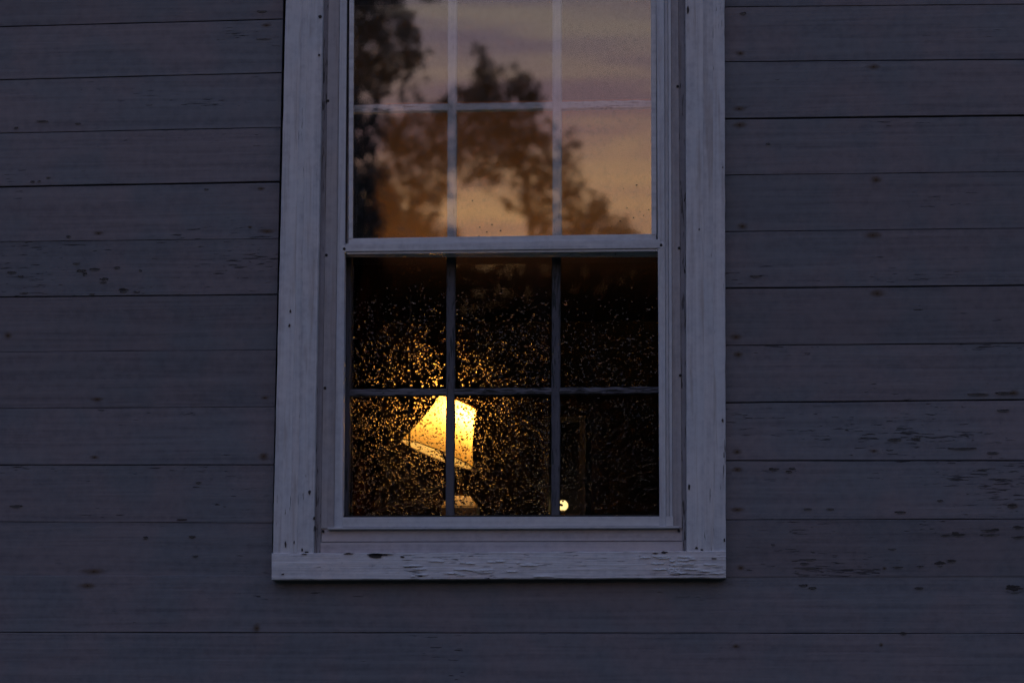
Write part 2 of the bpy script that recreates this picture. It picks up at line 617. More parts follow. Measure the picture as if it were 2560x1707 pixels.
seamL = [seamline(src(0, l, 0), src(700, r, 0)) for l, r in JL]
seamR = [seamline(src(1818, l, 0), src(2560, r, 0)) for l, r in JR]
zT = seamL[0](-0.6)
zB = seamL[-1](0.0)
PIT = 0.1655
topsL = [(lambda k: (lambda x: seamL[0](x)*0.0 + seamL[0](-0.6) + PIT*k + (seamL[0](x)-seamL[0](-0.6))*max(0, 1-k*0.3)))(k) for k in range(8, 0, -1)]
topsR = [(lambda k: (lambda x: seamR[0](1.2) + PIT*k + (seamR[0](x)-seamR[0](1.2))*max(0, 1-k*0.3)))(k) for k in range(8, 0, -1)]
bots = [(lambda k: (lambda x: zB - PIT*k))(k) for k in range(1, 12)]


def both(x):       # the joints below the window run through
    a, b = seamL[-1](-0.7), seamR[-1](0.8)
    if x < -0.7:
        return seamL[-1](x)
    if x > 0.8:
        return seamR[-1](x)
    return a + (b-a)*(x+0.7)/1.5


OX0 = at(630, 1000, 0).x          # house wall stops behind the casings
OX1 = at(1660, 1000, 0).x
planks = {}


def plank(fa, fb, x0, x1, ga, gb, wear, seed, key=None, dy=0.0):
    """fa the joint above, fb the joint below"""
    ga, gb = ga*0.0005, gb*0.0005
    me = rough_board((x0, fb(x0)+gb), (x1, fb(x1)+gb), (x1, fa(x1)-ga), (x0, fa(x0)-ga), dy, 0.021, 'x',
                     max(8, int((x1-x0)*14)), 0.0009, 0.0016, seed, 0.0006)
    o = link('plank', me, 'plank', wall)
    o['wear'] = wear-0.35
    if key:
        planks[key] = o
    return o


allL = topsL + seamL[:-1] + [both] + bots
allR = topsR + seamR[:-1] + [both] + bots
gl = [2.0]*8 + GL + [2.0]*11
gr = [2.0]*8 + GR + [2.0]*11
wl = [0.3]*7 + WL + [0.3]*14
wrr = [0.3]*7 + WR + [0.3]*14
headz = at(1150, -175, 0).z
sd = 1.0
for i in range(len(allL)-1):
    sd += 1.37
    fa, fb = allL[i], allL[i+1]
    ra, rb = allR[i], allR[i+1]
    dy = random.uniform(-0.0012, 0.0012)
    if fb is both or i >= 8+11 or fb(0) > headz:
        if i == 18:      # board right under the window: its upper joint is measured on both sides
            fl, fr = fa, ra
            fa = lambda x, fl=fl, fr=fr: fl(x) if x < -0.7 else (fr(x) if x > 0.8 else fl(-0.7)+(fr(0.8)-fl(-0.7))*(x+0.7)/1.5)
        o = plank(fa, fb, XL, XR, gl[i], gl[i+1], 0.5*(wl[i]+wrr[i]), sd, ('M', i), dy)
    else:
        plank(fa, fb, XL, OX0, gl[i], gl[i+1], wl[i], sd, ('L', i), dy)
        plank(ra, rb, OX1, XR, gr[i], gr[i+1], wrr[i], sd+51, ('R', i), -dy)

# sheathing behind the boards, with the window opening left out
WX0, WX1 = at(770, 700, 0).x, at(1545, 700, 0).x
WZ0, WZ1 = at(1150, 1250, 0).z, at(1150, -110, 0).z
bm = bmesh.new()
zlo, zhi = 0.0, allL[0](0)
bm_box(bm, (XL, 0.028, zlo), (WX0, 0.13, zhi))
bm_box(bm, (WX1, 0.028, zlo), (XR, 0.13, zhi))
bm_box(bm, (WX0, 0.028, zlo), (WX1, 0.13, WZ0))
bm_box(bm, (WX0, 0.028, WZ1), (WX1, 0.13, zhi))
link('sheathing', from_bm(bm), 'sheath', wall)
bm = bmesh.new()
bm_box(bm, (XL, -0.03, 0), (XR, 0.027, allL[-1](0)-0.004))
link('foundation', from_bm(bm), simple('foundation_stone', (0.2, 0.19, 0.18), 0.9, 0.3, 12).name and None, wall)
bpy.data.objects['foundation'].data.materials.append(bpy.data.materials['foundation_stone'])


def owner(p):
    """the board that carries the point p on the wall"""
    for (s, i), o in planks.items():
        A = allL if s in 'LM' else allR
        if s == 'L' and p.x > 0 or s == 'R' and p.x < 0:
            continue
        if p.x > 0 and s == 'M':
            A = allR
        if A[i+1](p.x) < p.z < A[i](p.x):
            return o
    return wall


def sub(name, me, mat, par):
    return link(name, me, mat, par)


# nails with rust bleeding along the grain: x, y, stain width, stain height (source pixels)
NAILS = [(666, 64, 34, 12), (668, 578, 60, 14), (247, 583, 34, 12), (653, 472, 26, 12), (625, 568, 16, 8), (243, 998, 40, 14),
         (662, 994, 26, 10), (237, 1142, 34, 10), (659, 1140, 34, 22), (234, 1427, 84, 17), (219, 1463, 60, 17), (642, 1569, 26, 26),
         (20, 838, 30, 20), (2184, 167, 44, 15), (1848, 272, 40, 15), (1849, 312, 46, 18), (2190, 449, 36, 20), (1856, 565, 36, 20),
         (2182, 588, 62, 18), (2193, 733, 50, 20), (1851, 133, 34, 14), (1840, 842, 40, 18), (1846, 885, 34, 18), (1843, 1128, 30, 14),
         (1843, 1173, 36, 16), (1843, 1273, 46, 14), (2185, 1126, 34, 10), (1852, 1418, 26, 16), (2211, 1420, 14, 10), (1840, 1614, 26, 12),
         (2203, 1611, 14, 12), (2532, 1264, 40, 16), (2534, 981, 40, 16)]
nail_me = None
for x, y, sw, sh in NAILS:
    p = src(x, y, 0)
    ow = owner(p)
    hw, hh = sw*0.00115*0.62, sh*0.00115*0.72
    me = mesh([(p.x-hw, -0.0019, p.z-hh), (p.x+hw, -0.0019, p.z-hh), (p.x+hw, -0.0019, p.z+hh), (p.x-hw, -0.0019, p.z+hh),
               (p.x-hw, -0.0017, p.z-hh), (p.x+hw, -0.0017, p.z-hh), (p.x+hw, -0.0017, p.z+hh), (p.x-hw, -0.0017, p.z+hh)],
              [(0, 1, 2, 3)])
    sub('rust_stain', me, 'rust', ow)
    r = random.uniform(0.0018, 0.0026)
    q = [(p.x+r*(1.25*math.cos(a))*random.uniform(0.8, 1.1), p.z+0.8*r*math.sin(a)) for a in [k*math.pi/4 for k in range(8)]]
    bm = bmesh.new()
    bm_prism(bm, q, -0.0026, 0.004)
    sub('nail', from_bm(bm), 'nail', ow)

# places where the paint has come off, with curled edges: x, y, width, height (source pixels)
CHIPS = [(204, 676, 26, 7), (212, 683, 12, 12), (237, 673, 28, 6), (260, 697, 24, 5), (258, 705, 18, 4), (309, 724, 26, 13), (341, 729, 18, 4),
         (82, 455, 12, 5), (98, 453, 10, 5), (121, 444, 12, 5), (30, 681, 24, 4), (191, 658, 18, 5), (52, 690, 14, 4), (351, 676, 8, 4),
         (172, 592, 14, 5), (60, 732, 22, 4), (195, 309, 14, 5), (106, 303, 30, 4), (40, 320, 12, 4), (230, 735, 14, 4), (292, 669, 16, 4),
         (660, 98, 40, 4), (655, 29, 24, 4), (1857, 34, 16, 6), (516, 473, 12, 5),
         (2396, 1335, 34, 12), (2474, 1325, 46, 8), (2474, 1336, 48, 6), (2546, 1317, 28, 10), (2546, 1342, 34, 7), (2350, 1408, 30, 16),
         (2378, 1401, 26, 9), (2329, 1347, 16, 9), (2536, 1470, 44, 24), (2482, 1131, 28, 6), (2508, 1025, 30, 6), (2251, 807, 16, 6),
         (2031, 1469, 20, 5), (2008, 1462, 22, 5), (2049, 1263, 18, 5), (2251, 1280, 28, 5), (2365, 1337, 28, 6), (2310, 1362, 14, 5),
         (2280, 1356, 14, 4), (2020, 1419, 70, 4), (2012, 1408, 24, 6), (2025, 1398, 30, 5), (1925, 1356, 18, 5), (1933, 1361, 10, 4),
         (2245, 1417, 26, 6), (2300, 1415, 18, 5), (2297, 1469, 20, 5), (2405, 1120, 70, 5), (2236, 1098, 34, 4), (2290, 1094, 22, 4),
         (1935, 1172, 24, 6), (1972, 1178, 16, 5), (1980, 1169, 14, 4), (2075, 1272, 18, 4), (2020, 1272, 20, 4), (2530, 1263, 22, 8),
         (2350, 1250, 14, 5), (2215, 985, 18, 4), (2445, 985, 50, 5), (2510, 982, 40, 6), (1998, 1126, 16, 5), (2180, 1126, 18, 5),
         (1886, 1322, 16, 4), (2150, 1345, 10, 4), (2230, 1372, 20, 4), (2210, 1585, 10, 6), (2258, 1583, 16, 7), (1920, 359, 10, 4),
         (2195, 699, 14, 4), (2217, 705, 10, 4), (1890, 690, 30, 4), (2085, 690, 12, 4), (480, 1340, 18, 5), (364, 1343, 12, 5), (488, 1389, 14, 5),
         (496, 1205, 14, 4), (455, 1298, 26, 3), (40, 1264, 34, 6), (1975, 10, 14, 3)]


def chip(x, y, wpx, hpx, mat_flake='flake', yf=-0.0022, par=None):
    p = src(x, y, 0)
    ow = par or owner(p)
    a, b = wpx*0.00115*0.5, hpx*0.00115*0.5
    # a cluster of ragged slivers that follow the grain
    bm = bmesh.new()
    for s_ in range(random.choice((2, 3, 3, 4))):
        la = a*random.uniform(0.35, 1.0) if s_ else a
        lb = max(0.0008, b*random.uniform(0.25, 0.6))
        ox = random.uniform(-1, 1)*(a-la)*1.2
        oz = random.uniform(-0.8, 0.8)*b if s_ else 0.0
        m = 9
        sk = random.uniform(0.5, 2.0)
        up, dn = [], []
        for k in range(m+1):
            u = k/m
            env = math.sin(math.pi*u**sk)**0.8 if 0 < k < m else 0.02
            xx = p.x + ox + la*(2*u-1)
            up.append((xx, p.z+oz+lb*env*random.uniform(0.3, 1.2)+0.0002))
            dn.append((xx+random.uniform(-0.2, 0.2)*la/m, p.z+oz-lb*env*random.uniform(0.3, 1.2)-0.0002))
        bm_prism(bm, dn+up[::-1], yf+0.0001*s_, yf+0.003)
    sub('bare_patch', from_bm(bm), 'bare', ow)
    # curled lip of paint along the lower edge
    if hpx >= 4:
        s = random.uniform(0.5, 0.95)
        v, f = [], []
        m = 6
        for k in range(m+1):
            u = k/m
            xx = p.x + a*s*(2*u-1)
            zz_ = p.z - b*0.95*(1-0.5*(2*u-1)**2) + random.uniform(-0.0004, 0.0004)
            lip = random.uniform(0.001, 0.0028)*math.sin(math.pi*(0.1+0.8*u))
            v += [(xx, yf, zz_-0.0012), (xx, yf-lip, zz_+0.0008+lip*0.5), (xx, yf-lip+0.0004, zz_+0.0008+lip*0.5), (xx, yf+0.0006, zz_-0.0010)]
        for k in range(m):
            o4 = k*4
            for j in range(4):
                f.append((o4+j, o4+(j+1) % 4, o4+4+(j+1) % 4, o4+4+j))
        sub('paint_flake', mesh(v, f), mat_flake, ow)


for c in CHIPS:
    if c[0] < 1300 or c[2] >= 20 or random.random() < 0.45:
        chip(*c)

# ------------------------------------------------------------------ window
win = empty('window', at(1147, 1330, -0.02), 'white framed double-hung window with storm glass above and rain-spotted lower panes', 'window')
TOP = -75          # the frame runs on above the picture


def lx(x0, x1, y0, y1):
    return lambda y: x0 + (x1-x0)*(y-y0)/(y1-y0)


cLo, cLi = lx(656.5, 626.5, 0, 1265), lx(741.8, 719.5, 0, 1265)
cRi, cRo = lx(1574.5, 1577, 0, 1265), lx(1664, 1667, 0, 1265)
HB = -95
YC = -0.030


def casing(fl, fr, ytop, ybot, seed, wear):
    pts = xz([(fl(ybot), ybot), (fr(ybot), ybot), (fr(ytop), ytop), (fl(ytop), ytop)], YC)
    me = rough_board(pts[0], pts[1], pts[2], pts[3], YC, -0.0016, 'z', 70, 0.0011, 0.0024, seed, 0.0008)
    o = link('side_casing', me, 'casing', win)
    o['wear'] = wear
    return o


c1 = casing(cLo, cLi, HB, 1270.5, 3.3, 0.10)
c2 = casing(cRi, cRo, HB, 1266.0, 8.1, 0.05)
# shallow moulded grooves on the casings: thin raised beads
for fl, fr, cs, fr_ in ((cLo, cLi, c1, (0.42, 0.60)), (cRi, cRo, c2, (0.45, 0.70))):
    u0, u1 = fr_
    pts = [(fl(1269)+(fr(1269)-fl(1269))*u0, 1269), (fl(1269)+(fr(1269)-fl(1269))*u1, 1269), (fl(HB)+(fr(HB)-fl(HB))*u1, HB), (fl(HB)+(fr(HB)-fl(HB))*u0, HB)]
    q = xz(pts, YC)
    me = rough_board(q[0], q[1], q[2], q[3], YC-0.0012, YC+0.004, 'z', 70, 0.0016, 0.0011, 5.0+u0, 0.0003)
    o = link('bead', me, 'casing', c1 if cs is c1 else c2)
    o['wear'] = 0.1
q = xz([(cLo(HB)-12, HB), (cRo(HB)+12, HB), (cRo(HB)+12, HB-88), (cLo(HB)-12, HB-88)], -0.034)
o = link('head_casing', rough_board(q[0], q[1], q[2], q[3], -0.034, -0.0016, 'x', 40, 0.001, 0.002, 2.0), 'apron', win)
q = xz([(624, 1331), (1667, 1326.5), (1667, 1264.5), (624, 1270.5)], -0.036)
ap = link('bottom_casing', rough_board(q[0], q[1], q[2], q[3], -0.036, -0.0016, 'x', 90, 0.0016, 0.0022, 12.0, 0.0012), 'apron', win)
ap['wear'] = 0.25

# stop strips between casing and storm frame
sL = lx(754.5, 737, 0, 1232)
sR = lx(1557.5, 1566.5, 0, 1232)
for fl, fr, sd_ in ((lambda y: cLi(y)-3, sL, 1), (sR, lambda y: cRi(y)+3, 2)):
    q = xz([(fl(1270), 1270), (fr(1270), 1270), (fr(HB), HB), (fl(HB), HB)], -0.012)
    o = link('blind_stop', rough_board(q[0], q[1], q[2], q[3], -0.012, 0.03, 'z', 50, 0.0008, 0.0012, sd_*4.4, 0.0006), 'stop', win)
# sub-sill strips under the storm frame
o1 = bar('sill_strip', [(738, 1244), (1567, 1241.5), (1567, 1211), (738, 1213)], -0.011, 0.04, 'subsill', win)
o2 = bar('sill_strip', [(736, 1270), (1568, 1266.5), (1568, 1242.7), (736, 1245.2)], -0.013, 0.04, 'subsill', win)
# jambs from the stops back to the room
bm = bmesh.new()
jx0, jx1 = at(772, 700, 0.0).x, at(1540, 700, 0.0).x
jz0, jz1 = at(1150, 1208, 0.0).z, at(1150, -85, 0.0).z
bm_box(bm, (jx0-0.03, 0.0005, jz0-0.03), (jx0, 0.16, jz1+0.03))
bm_box(bm, (jx1, 0.0005, jz0-0.03), (jx1+0.03, 0.16, jz1+0.03))
bm_box(bm, (jx0-0.03, 0.0005, jz1), (jx1+0.03, 0.16, jz1+0.03))
bm_box(bm, (jx0-0.03, 0.041, jz0-0.03), (jx1+0.03, 0.16, jz0))
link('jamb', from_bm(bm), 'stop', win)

# ---- storm frame: flanges, ribbed tracks, bottom bar
st = link('storm_frame', from_bm((lambda b: (bm_prism(b, xz([(sL(1213), 1213), (lx(780.5, 767, 0, 1232)(1213), 1213), (lx(780.5, 767, 0, 1232)(TOP), TOP), (sL(TOP), TOP)], -0.0145), -0.0145, 0.004, 0.0008),
                                             bm_prism(b, xz([(lx(1541, 1545, 0, 1232)(1213), 1213), (sR(1213), 1213), (sR(TOP), TOP), (lx(1541, 1545, 0, 1232)(TOP), TOP)], -0.0145), -0.0145, 0.004, 0.0008),
                                             b)[-1])(bmesh.new())), 'flange', win)


def track(x0, x1, x0b, x1b, y0, y1, yf, mat='alu', yb=0.006):
    f0, f1 = lx(x0, x0b, 0, 1232), lx(x1, x1b, 0, 1232)
    return bar('track', [(f0(y1), y1), (f1(y1), y1), (f1(y0), y0), (f0(y0), y0)], yf, yb, mat, st, 0.0012)


# left: outer rib all the way, groove shade beside the upper glass as a black bar
track(780.8, 796.5, 767.2, 786.8, TOP, 1212, -0.0215)
track(797.0, 800.2, 784.0, 787.0, TOP, 556, -0.010, 'black_edge')
# right: three ribs and a channel
track(1507.5, 1525, 1514.8, 1529.5, TOP, 1210, -0.0215)
track(1525.3, 1534, 1529.8, 1537.5, TOP, 1210, -0.0150)
track(1534.3, 1540.8, 1537.8, 1544.8, TOP, 1210, -0.0185)
# bottom bar with drip lip
bar('bottom_rail', [(768, 1210.5), (1546, 1207.5), (1546, 1185.5), (768, 1187.5)], -0.0200, 0.035, 'alux', st, 0.001)
bar('drip_lip', [(752, 1215), (1560, 1212), (1560, 1208.0), (752, 1211)], -0.0265, 0.0, 'alux', st, 0.0007)
bar('black_edge', [(787, 1187.2), (1514, 1185.2), (1514, 1181.8), (787, 1183.8)], -0.006, 0.03, 'black_edge', st, 0)  # black strip along the foot of the lower opening
# head of the storm frame
bar('head_rail', [(752, -75), (1560, -75), (1560, -100), (752, -100)], -0.0205, 0.03, 'alux', st, 0.001)


def screw(x, y, depth, r=0.0042):
    p = at(x, y, depth)
    n = 10
    q = [(p.x+r*math.cos(2*math.pi*k/n), p.z+r*math.sin(2*math.pi*k/n)) for k in range(n)]
    bm = bmesh.new()
    bm_prism(bm, q, depth-0.0022, depth+0.004, 0.0007)
    return link('screw', from_bm(bm), 'screw', st)


for x, y in ((753.5, 232), (749.5, 586), (746.5, 891), (1556.5, 199), (1560, 570), (1562.5, 862), (742, 1219), (1559, 1218)):
    screw(x, y, -0.0145)

# ---- storm panels in the upper half
pn = link('storm_panel', from_bm((lambda b: (
    bm_prism(b, xz([(795, 577.8), (1516, 570.0), (1517, 549.6), (793.5, 560.2)], -0.0235), -0.0235, 0.0, 0.0012),
    bm_prism(b, xz([(796, 584.0), (1513, 577.0), (1515, 570.2), (795, 578.2)], -0.0190), -0.0190, 0.0, 0.0008),
    bm_prism(b, xz([(800.5, 560.4), (1507, 550.0), (1507, 537.2), (800.5, 547.8)], -0.0150), -0.0150, -0.004, 0.0008),
    bm_prism(b, xz([(800.5, 548.0), (809.2, 548.0), (812.8, TOP), (802.5, TOP)], -0.0170), -0.0170, -0.004, 0.001),
    bm_prism(b, xz([(1496.4, 540), (1508.0, 540), (1507.2, TOP), (1494.6, TOP)], -0.0160), -0.0160, -0.004, 0.001),
    b)[-1])(bmesh.new())), 'alux', win)
pn['label'] = 'upper storm panel with a white meeting rail'
for x, y in ((790.5, 571.5), (1518.5, 562.5)):
    p = at(x, y, -0.0235)
    bm = bmesh.new()
    n = 12
    bm_prism(bm, [(p.x+0.0095*math.cos(2*math.pi*k/n), p.z+0.0115*math.sin(2*math.pi*k/n)) for k in range(n)], -0.0222, 0.0, 0.001)
    link('pivot_plate', from_bm(bm), 'alux', pn)
    bm = bmesh.new()
    bm_prism(bm, [(p.x+0.0040*math.cos(2*math.pi*k/n), p.z+0.0040*math.sin(2*math.pi*k/n)) for k in range(n)], -0.0246, -0.02, 0.0006)
    link('screw', from_bm(bm), 'screw', pn)


def pane(name, pts, y, mat, par, thick=0.003, tilt=0.0, yaw=0.0):
    q = xz(pts, y)
    bm = bmesh.new()
    vs = [bm.verts.new((p[0], y, p[1])) for p in q]
    cz = sum(p[1] for p in q)/4
    cx = sum(p[0] for p in q)/4
    for v in vs:
        v.co.y += (v.co.z-cz)*math.tan(tilt) + (v.co.x-cx)*math.tan(yaw)
    bk = [bm.verts.new((v.co.x, v.co.y+thick, v.co.z)) for v in vs]
    bm.faces.new(vs)
    bm.faces.new(bk[::-1])
    for i in range(4):
        j = (i+1) % 4
        bm.faces.new((vs[i], bk[i], bk[j], vs[j]))
    return link(name, from_bm(bm), mat, par)


R_ = math.radians
pane('storm_glass', [(805, 549.5), (1500, 540), (1499, TOP-6), (807, TOP-6)], -0.0105, 'storm_glass', pn)
pn2 = link('storm_panel', from_bm((lambda b: (
    bm_prism(b, xz([(800, 583), (1507, 576), (1507, 556), (800, 562)], 0.0015), 0.0015, 0.008, 0.0),
    bm_prism(b, xz([(800.5, 560), (806.5, 560), (808.5, TOP), (802.5, TOP)], 0.0015), 0.0015, 0.008, 0.0),
    bm_prism(b, xz([(1499.4, 556), (1507.0, 556), (1507, TOP), (1499.6, TOP)], 0.0015), 0.0015, 0.008, 0.0), b)[-1])(bmesh.new())), 'alux', win)
pn2['label'] = 'raised inner storm panel behind the upper one'
pane('storm_glass', [(803, 560), (1503, 556), (1502, TOP-6), (804, TOP-6)], 0.0035, 'storm_glass2', pn2, 0.002, R_(0.02), R_(0.03))


# ---- sashes (the old wooden window behind the storm frame)
def sash(mz, mx_, label, yf, ytop, ybot, xl, xr, vms, hm, wear, ang, rail=34):
    """xl, xr: inner edges of the stiles, vms: vertical glazing bars, hm: the horizontal one"""
    bm = bmesh.new()
    bm_prism(bm, xz([(xl(ybot)-42, ybot+34), (xl(ybot), ybot+34), (xl(ytop), ytop-34), (xl(ytop)-42, ytop-34)], yf), yf, yf+0.036, 0.001)
    bm_prism(bm, xz([(xr(ybot), ybot+34), (xr(ybot)+42, ybot+34), (xr(ytop)+42, ytop-34), (xr(ytop), ytop-34)], yf), yf, yf+0.036, 0.001)
    bm_prism(bm, xz([(xl(ybot)-2, ybot+34), (xr(ybot)+2, ybot+34), (xr(ybot)+2, ybot), (xl(ybot)-2, ybot)], yf+0.001), yf+0.001, yf+0.035, 0.001)
    bm_prism(bm, xz([(xl(ytop)-2, ytop), (xr(ytop)+2, ytop), (xr(ytop)+2, ytop-rail), (xl(ytop)-2, ytop-rail)], yf+0.001), yf+0.001, yf+0.035, 0.001)
    s = link('sash', from_bm(bm), mz, win)
    s['label'] = label
    s['wear'] = wear
    for k, (a0, a1, b0, b1) in enumerate(vms):
        f0, f1 = lx(a0, b0, ytop, ybot), lx(a1, b1, ytop, ybot)
        q = xz([(f0(ybot), ybot), (f1(ybot), ybot), (f1(ytop), ytop), (f0(ytop), ytop)], yf+0.003)
        o = link('muntin', rough_board(q[0], q[1], q[2], q[3], yf+0.003, yf+0.030, 'z', 60, 0.0016, 0.0035, 3.7*k+wear+yf*90, 0.001), mz, s)
        o['wear'] = wear
    (hl0, hl1), (hr0, hr1) = hm
    q = xz([(xl(hl0), hl1), (xr(hr0), hr1), (xr(hr0), hr0), (xl(hl0), hl0)], yf+0.004)
    o = link('muntin', rough_board(q[0], q[1], q[2], q[3], yf+0.004, yf+0.029, 'x', 80, 0.0022, 0.0035, 6.1+yf*50, 0.001), mx_, s)
    o['wear'] = wear+0.2
    # six panes
    yg = yf+0.012
    def hy(x, e):
        x0, x1 = xl(hl0), xr(hr0)
        a, b = (hl0, hr0) if e == 0 else (hl1, hr1)
        return a+(b-a)*(x-x0)/(x1-x0)
    cols = [(xl, lx(vms[0][0], vms[0][2], ytop, ybot)), (lx(vms[0][1], vms[0][3], ytop, ybot), lx(vms[1][0], vms[1][2], ytop, ybot)),
            (lx(vms[1][1], vms[1][3], ytop, ybot), xr)]
    out = []
    for ci, (fa, fb) in enumerate(cols):
        for ri in range(2):
            ym = 0.5*(hl0+hr1)
            if ri == 0:
                y0, y1l, y1r = ytop, hy(fa(ym), 0), hy(fb(ym), 0)
                pts = [(fa(ym), y1l+3), (fb(ym), y1r+3), (fb(y0), y0-3), (fa(y0), y0-3)]
            else:
                y0l, y0r = hy(fa(ym), 1), hy(fb(ym), 1)
                pts = [(fa(ybot), ybot+3), (fb(ybot), ybot+3), (fb(ym), y0r-3), (fa(ym), y0l-3)]
            # slip the pane edges under the bars
            pts = [(pts[0][0]-3, pts[0][1]), (pts[1][0]+3, pts[1][1]), (pts[2][0]+3, pts[2][1]), (pts[3][0]-3, pts[3][1])]
            o = pane('pane', pts, yg, 'pane', s, 0.0025, ang + R_(random.uniform(-0.06, 0.06)), R_(random.uniform(-0.08, 0.08)))
            out.append((fa, fb, ri, o))
    return s, out, yg, hy


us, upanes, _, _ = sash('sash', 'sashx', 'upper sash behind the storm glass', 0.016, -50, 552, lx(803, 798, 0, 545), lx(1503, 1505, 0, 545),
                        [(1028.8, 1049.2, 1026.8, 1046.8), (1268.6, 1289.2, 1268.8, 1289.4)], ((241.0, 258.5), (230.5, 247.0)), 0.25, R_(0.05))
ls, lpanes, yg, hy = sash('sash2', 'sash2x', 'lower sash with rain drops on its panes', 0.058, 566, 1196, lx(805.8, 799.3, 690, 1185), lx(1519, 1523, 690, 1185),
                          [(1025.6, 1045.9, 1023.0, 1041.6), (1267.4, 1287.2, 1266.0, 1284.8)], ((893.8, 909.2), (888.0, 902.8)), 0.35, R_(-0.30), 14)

# ---- rain drops on the lower panes
dv, df_, smo = [], [], []
rng = random.Random(11)


def add_drop(cx, cz, y0, r):
    n = 7
    ang = [2*math.pi*k/n + rng.uniform(-0.25, 0.25) for k in range(n)]
    el = rng.uniform(0.9, 1.3)
    sk = rng.uniform(-0.3, 0.3)
    rr = [r*rng.uniform(0.90, 1.08) for _ in range(n)]
    hgt = r*rng.uniform(0.33, 0.66)
    base = len(dv)
    for f, h in ((1.0, 0.0), (0.86, 0.50), (0.50, 0.87)):
        for k in range(n):
            x = rr[k]*math.cos(ang[k])*f*el
            z = rr[k]*math.sin(ang[k])*f + sk*x - 0.12*r*h
            dv.append((cx+x, y0-hgt*h, cz+z))
    dv.append((cx, y0-hgt, cz-0.12*r))
    tip = base+3*n
    for l in range(2):
        for k in range(n):
            a, b = base+l*n+k, base+l*n+(k+1) % n
            df_.append((b, a, a+n, b+n))
            smo.append(True)
    for k in range(n):
        df_.append((base+2*n+(k+1) % n, base+2*n+k, tip))
        smo.append(True)
    bb = len(dv)
    for k in range(n):
        dv.append(dv[base+k])
    df_.append(tuple(bb+k for k in range(n)))
    smo.append(False)


for fa, fb, ri, o in lpanes:
    cnt = 2150 if ri == 1 else 1750
    if fb is lpanes[-1][1]:
        cnt = int(cnt*0.5)
    for _ in range(cnt):
        y = rng.uniform(650, 888) if ri == 0 else rng.uniform(912, 1182)
        xa, xb = fa(y)+4, min(fb(y), 1512)-4
        x = rng.uniform(xa, xb)
        if ri == 0:
            e = 655 + 28*mnoise.noise((x*0.012, 3.0, 0)) + 12*mnoise.noise((x*0.05, 7.0, 0))
            dens = min(1.0, max(0.0, (y-e)/190))**1.1
            if rng.random() > 0.06 + dens:
                continue
            if y < e:
                continue
        cl = mnoise.noise((x*0.022, y*0.022, 1.5))
        if rng.random() > 0.80 + 0.5*cl:
            continue
        r = 0.00150 + 0.0024*rng.random()**2.4
        if rng.random() < 0.05:
            r *= 1.5
        if ri == 0 and rng.random() < 0.35:
            r *= 1.3
        p = at(x, y, yg)
        # follow the small tilt of this pane
        vs = [v.co for v in o.data.vertices]
        a, b, c = vs[0], vs[1], vs[3]
        nrm = (b-a).cross(c-a).normalized()
        yy = a.y - ((p.x-a.x)*nrm.x + (p.z-a.z)*nrm.z)/nrm.y
        add_drop(p.x, p.z, yy-0.0003, r)
me = mesh(dv, df_)
me.polygons.foreach_set('use_smooth', smo)
bm = bmesh.new()
bm.from_mesh(me)
bmesh.ops.recalc_face_normals(bm, faces=bm.faces)
bm.to_mesh(me)
bm.free()
rd = link('rain_drops', me, 'water', ls)
rd['kind'] = 'stuff'

# specks on the upper storm glass
for x, y in [(1085, 461), (1102, 522), (1130, 516), (1118, 533), (1100, 543), (1462, 425), (1440, 478), (1470, 486), (1455, 500), (1405, 520),
             (1330, 452), (1432, 433), (1490, 482), (1345, 150), (1425, 508), (1478, 495), (915, 538), (870, 508), (1150, 530)]:
    p = at(x, y, -0.0115)
    bm = bmesh.new()
    r = random.uniform(0.0013, 0.0028)
    bm_prism(bm, [(p.x+r*random.uniform(0.6, 1.3)*math.cos(a), p.z+r*random.uniform(0.5, 1.0)*math.sin(a)) for a in [k*math.pi/4 for k in range(8)]], -0.0118, -0.0108)
    link('dirt_speck', from_bm(bm), 'nail', pn)

# flaked spots and nail heads on the casings
for x, y, a, b in ((735, 39, 8, 9), (733, 127, 6, 6), (667, 715, 5, 8), (665, 748, 6, 9), (656, 1250, 4, 14), (676, 1245, 3, 9), (722, 1190, 6, 8),
                   (724, 1213, 6, 12), (1606, 527, 4, 4), (1660, 965, 5, 8), (1664, 1240, 5, 8), (1580, 24, 6, 20), (1583, 1118, 7, 14), (711, 1130, 6, 12),
                   (1660, 385, 3, 4), (1600, 1258, 8, 5), (1612, 1262, 7, 4), (705, 1268, 9, 5), (694, 1262, 4, 8)):
    p = at(x, y, YC)
    par = c1 if x < 1100 else c2
    n = 9
    hw, hh = a*0.00125*0.5, b*0.00125*0.5
    bm = bmesh.new()
    bm_prism(bm, [(p.x+hw*random.uniform(0.6, 1.2)*math.cos(2*math.pi*k/n), p.z+hh*random.uniform(0.7, 1.2)*math.sin(2*math.pi*k/n)) for k in range(n)], YC-0.0022, YC+0.002)
    link('bare_patch', from_bm(bm), 'bare', par)
for x, y, a, b in ((862, 1276, 40, 10), (872, 1273, 60, 5), (1525, 1268, 18, 5), (1505, 1270, 14, 3), (800, 1271, 22, 4), (925, 1278, 12, 4), (700, 1272, 16, 3),
                   (1120, 1328, 16, 3), (650, 1318, 8, 3), (965, 1322, 12, 3), (1640, 1282, 14, 3)):
    p = at(x, y, -0.036)
    n = 14
    hw, hh = a*0.00125*0.5, b*0.00125*0.5
    bm = bmesh.new()
    bm_prism(bm, [(p.x+hw*random.uniform(0.5, 1.15)*math.cos(2*math.pi*k/n), p.z+hh*random.uniform(0.5, 1.25)*math.sin(2*math.pi*k/n)) for k in range(n)], -0.0382, -0.033)
    link('bare_patch', from_bm(bm), 'bare', ap)
